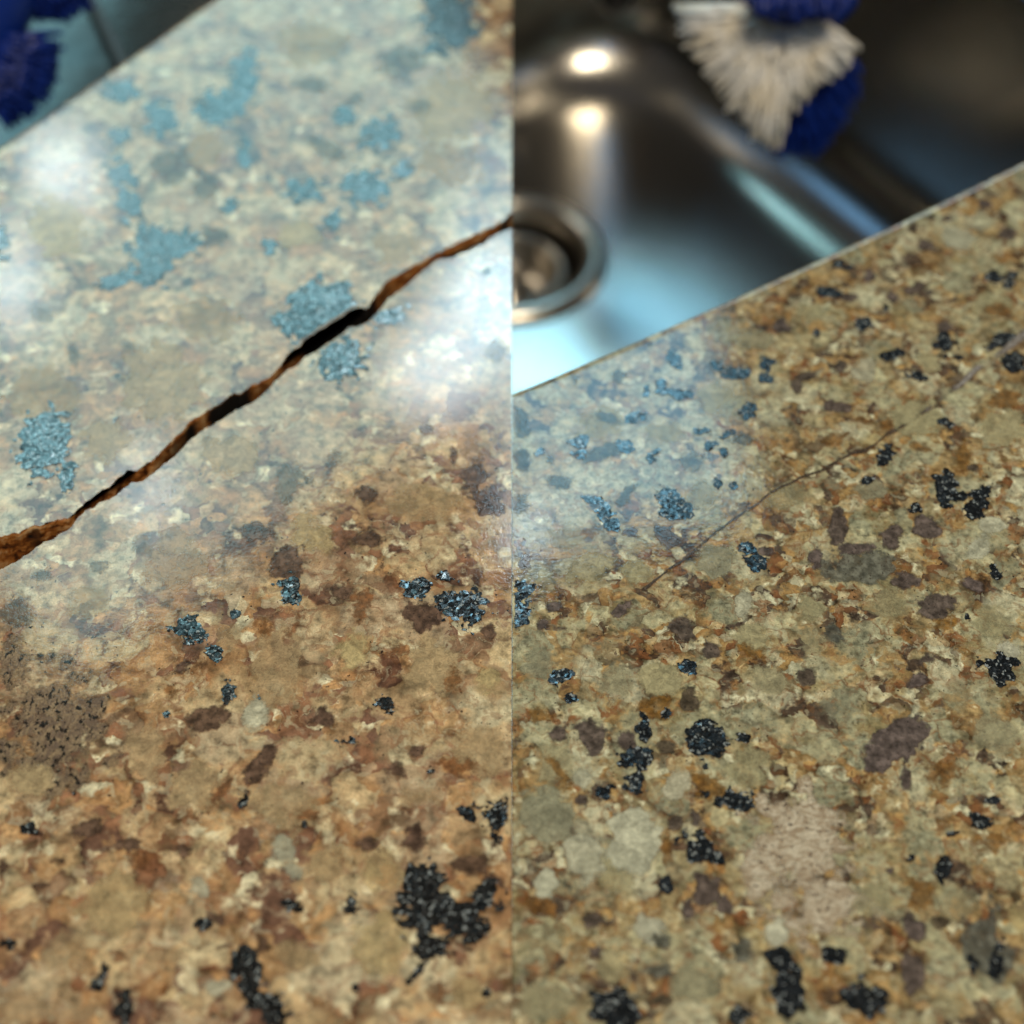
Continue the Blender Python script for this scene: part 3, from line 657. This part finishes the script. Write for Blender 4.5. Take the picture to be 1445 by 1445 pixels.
# added glossy stand-in for sink steel, mirrors the window: tray laid over the sink behind the cracked slab
def build_stand_in():
    z1 = -0.0345; pts = []
    a, b, r = (-0.34, -0.092), (0.04, 0.31), 0.02
    for cx, cy, s0 in ((a[1] - r, b[1] - r, 0), (a[0] + r, b[1] - r, 90), (a[0] + r, b[0] + r, 180), (a[1] - r, b[0] + r, 270)):
        for k in range(7):
            t = R(s0 + 15 * k); pts.append((cx + r * math.cos(t), cy + r * math.sin(t)))
    cx, cy = (a[0] + a[1]) / 2, (b[0] + b[1]) / 2
    prof = [(1.0, z1 - 0.012), (1.0, z1 + 0.001), (0.99, z1 + 0.003), (0.975, z1 + 0.003), (0.965, z1), (0.5, z1 - 0.0008)]
    n = len(pts); vs = [(cx + (x - cx) * f, cy + (y - cy) * f, z) for f, z in prof for x, y in pts]
    fs = [(i * n + j, i * n + (j + 1) % n, (i + 1) * n + (j + 1) % n, (i + 1) * n + j) for i in range(len(prof) - 1) for j in range(n)]
    fs.append(tuple((len(prof) - 1) * n + j for j in range(n))); fs.append(tuple(range(n))[::-1])
    me = mesh('stand_in_panel', vs, fs); s = N('dark_stand_in'); co = s.coord()
    nz = s.noise(co, 0.02, 3.0, 0.6).outputs[0]
    bump = s.n('ShaderNodeBump', {'Strength': 0.5, 'Distance': 0.002, 'Height': nz})
    m = s.done(s.bsdf(Base_Color=(0.03, 0.036, 0.034), Roughness=s.math('MULTIPLY_ADD', nz, 0.2, 0.18), IOR=1.5, Normal=bump.outputs[0]).outputs[0])
    return tag(link('stand_in_panel', me, None, m), 'added dark glossy stand-in tray under the blue brush behind the cracked slab', 'panel')
build_stand_in()

# ------------------------------------------------------------------ scrubbing brushes
def m_plain(name, col, rough=0.4, var=0.25, spec=0.5):
    s = N(name); co = s.coord()
    nz = s.noise(co, 1.2, 3.0, dim='3D').outputs[0]
    c = s.mix(1.0, col, s.ramp(nz, [(0.3, 1 - var), (0.7, 1 + var)]), 'MULTIPLY')
    return s.done(s.bsdf(Base_Color=c, Roughness=rough).outputs[0])
def m_bristle():
    s = N('white_bristle'); co = s.coord()
    c = s.ramp(s.noise(co, 0.12, 2.0, dim='3D').outputs[0], [(0.35, (0.93, 0.87, 0.74)), (0.65, (0.96, 0.97, 0.97))])
    b = s.bsdf(Base_Color=c, Roughness=0.35); tl = s.n('ShaderNodeBsdfTranslucent', {0: c})
    return s.done(s.n('ShaderNodeMixShader', {0: 0.2, 1: b.outputs[0], 2: tl.outputs[0]}).outputs[0])
WHITE_B = m_bristle()
BLUE_B = m_plain('blue_bristle', (0.006, 0.028, 0.24), 0.35)
BLUE_P = m_plain('blue_plastic', (0.006, 0.03, 0.24), 0.25, 0.1)
BLACK_P = m_plain('black_plastic', (0.012, 0.012, 0.013), 0.3, 0.1)
def tuft(name, a, b, r0, r1, parent, mat, strands=7):
    """a bundle of bristles: strands that start together and splay apart"""
    d = (b - a).normalized(); x = d.orthogonal().normalized(); y = d.cross(x)
    vs, fs = [], []
    for k in range(strands):
        an = 6.283 * k / max(1, strands - 1) + random.random(); rr = 0 if k == 0 else 1
        o0 = (x * math.cos(an) + y * math.sin(an)) * rr
        p0 = a + o0 * r0; p1 = b + o0 * r1 + d * random.uniform(-0.0018, 0.0010); rs = r1 * 0.50
        mid = p0.lerp(p1, 0.55) + o0 * (r1 * 0.12)
        base = len(vs)
        for p, q in ((p0, rs * .8), (mid, rs), (p1, rs * 0.35)):
            for j in range(5):
                t = 6.283 * j / 5; vs.append(p + (x * math.cos(t) + y * math.sin(t)) * q)
        for l in range(2):
            for j in range(5): fs.append((base + l * 5 + j, base + l * 5 + (j + 1) % 5, base + l * 5 + 5 + (j + 1) % 5, base + l * 5 + 5 + j))
        fs.append(tuple(base + 10 + j for j in range(5)))
    return link(name, mesh(name, vs, fs), parent, mat)
def tube(name, pts, rad, parent, mat, seg=14):
    vs, fs = [], []
    for i, p in enumerate(pts):
        d = (pts[min(i + 1, len(pts) - 1)] - pts[max(i - 1, 0)]).normalized(); x = d.orthogonal().normalized()
        x = (Vector((1, 0, 0)) - d * d.x).normalized(); y = d.cross(x)
        r = rad[i] if isinstance(rad, (list, tuple)) else rad
        for j in range(seg): t = 6.283 * j / seg; vs.append(p + (x * math.cos(t) + y * math.sin(t)) * r)
    n = len(pts)
    for i in range(n - 1):
        for j in range(seg): fs.append((i * seg + j, i * seg + (j + 1) % seg, (i + 1) * seg + (j + 1) % seg, (i + 1) * seg + j))
    fs.append(tuple(range(seg))[::-1]); fs.append(tuple((n - 1) * seg + j for j in range(seg)))
    return link(name, mesh(name, vs, fs), parent, mat)

def lerp_list(lst, t):
    k = t * (len(lst) - 1); i = min(int(k), len(lst) - 2); f = k - i
    return tuple(a + (b - a) * f for a, b in zip(lst[i], lst[i + 1]))
brush = empty('scrub_brush', at_dist(1120, 40, 0.53), 'scrub brush with splayed white bristles and a blue bristle fringe over the sink', 'brush')
wt = [(952, 22), (968, 62), (990, 98), (1018, 132), (1042, 165), (1064, 192), (1086, 208), (1098, 180), (1118, 150), (1142, 132), (1164, 112), (1186, 104), (1206, 84), (1196, 56)]
bt = [(1086, 214), (1108, 226), (1132, 218), (1152, 226), (1172, 200), (1190, 172), (1206, 146), (1216, 112), (1210, 92)]
for lay, (sh, D, nT) in enumerate(((1.0, 0.526, 17), (0.82, 0.528, 14), (0.62, 0.530, 11), (0.40, 0.531, 8))):
    for k in range(nT):
        u, v = lerp_list(wt, (k + 0.5 * (lay % 2)) / nT)
        ru, rv = 1112 + (u - 1112) * 0.10, 22 + (v - 22) * 0.06
        a = at_dist(ru, rv, D + 0.008); b = at_dist(ru + (u - ru) * sh, rv + (v - rv) * sh, D - 0.002 * lay)
        tuft('white_tuft', a, b, 0.0010, 0.0029, brush, WHITE_B)
for lay, (sh, D, nT) in enumerate(((1.0, 0.548, 13), (0.86, 0.544, 12), (0.70, 0.541, 10))):
    for k in range(nT):
        u, v = lerp_list(bt, (k + 0.5 * (lay % 2)) / nT)
        a = at_dist(1122 + (u - 1122) * 0.2, 50 + (v - 50) * 0.1, D + 0.004); b = at_dist(1122 + (u - 1122) * sh, 50 + (v - 50) * sh, D)
        tuft('blue_tuft', a, b, 0.0010, 0.0024, brush, BLUE_B)
for k in range(9):                                   # short blue row at the root of the white bristles
    u = 1078 + k * 13
    tuft('blue_tuft', at_dist(u, -30, 0.515), at_dist(u + 2, 20 + 6 * math.sin(k * 2.1), 0.508), 0.0012, 0.0022, brush, BLUE_B)
tube('brush_head', [at_dist(1040, -26, 0.535), at_dist(1070, -24, 0.535), at_dist(1130, -18, 0.535), at_dist(1190, -10, 0.535), at_dist(1212, -8, 0.535)], [0.004, 0.011, 0.0125, 0.010, 0.004], brush, BLUE_P)
rim = DR + E * ((at_dist(1200, -60, .6) - DR).dot(E)) + NN * b_F
tube('handle', [at_dist(1135, -24, 0.54), at_dist(1150, -110, 0.60), Vector((rim.x, rim.y, -0.022))], [0.006, 0.0065, 0.007], brush, BLUE_P)

brush2 = empty('scrub_brush', at_dist(10, 60, 0.53), 'dark blue bristled scrub brush lying on the tray behind the cracked slab', 'brush')
for lst, root, nT, D in (([(88, 62), (80, 92), (74, 120), (62, 146), (40, 166), (12, 178), (-30, 176)], (-40, 70), 12, 0.530),
                         ([(30, 20), (60, 26), (92, 30), (116, 22), (128, -6)], (40, -70), 9, 0.538)):
    for lay, sh in enumerate((1.0, 0.8, 0.55)):
        for k in range(nT):
            u, v = lerp_list(lst, (k + 0.5 * (lay % 2)) / nT)
            tuft('blue_tuft', at_dist(root[0] + (u - root[0]) * .15, root[1] + (v - root[1]) * .15, D + .004), at_dist(root[0] + (u - root[0]) * sh, root[1] + (v - root[1]) * sh, D - .004 * lay), 0.0014, 0.0034, brush2, BLUE_B)
tube('brush_head', [at_dist(-90, 90, .53), at_dist(-60, 60, .53), at_dist(-20, 0, .535), at_dist(20, -70, .54), at_dist(60, -100, .54)], [.006, .013, .014, .013, .005], brush2, BLUE_P)

rp = [on_plane(u, v, -0.0322) for u, v in ((100, -60), (125, -2), (163, 76), (200, 150), (225, 200))]
rod = tube('metal_rod', rp, 0.0022, None, m_plain('dark_rod', (0.02, 0.018, 0.014), 0.6, 0.1))
tag(rod, 'thin dark metal rod lying on the tray beside the blue brush', 'rod')
noz = tube('nozzle_tip', [at_dist(862, -60, .66), at_dist(866, -20, .66), at_dist(872, 4, .66), at_dist(876, 16, .66), at_dist(878, 21, .66)], [0.008, 0.0075, 0.0065, 0.0045, 0.001], None, BLACK_P)
tag(noz, 'black rounded nozzle tip hanging over the steel sink', 'nozzle')
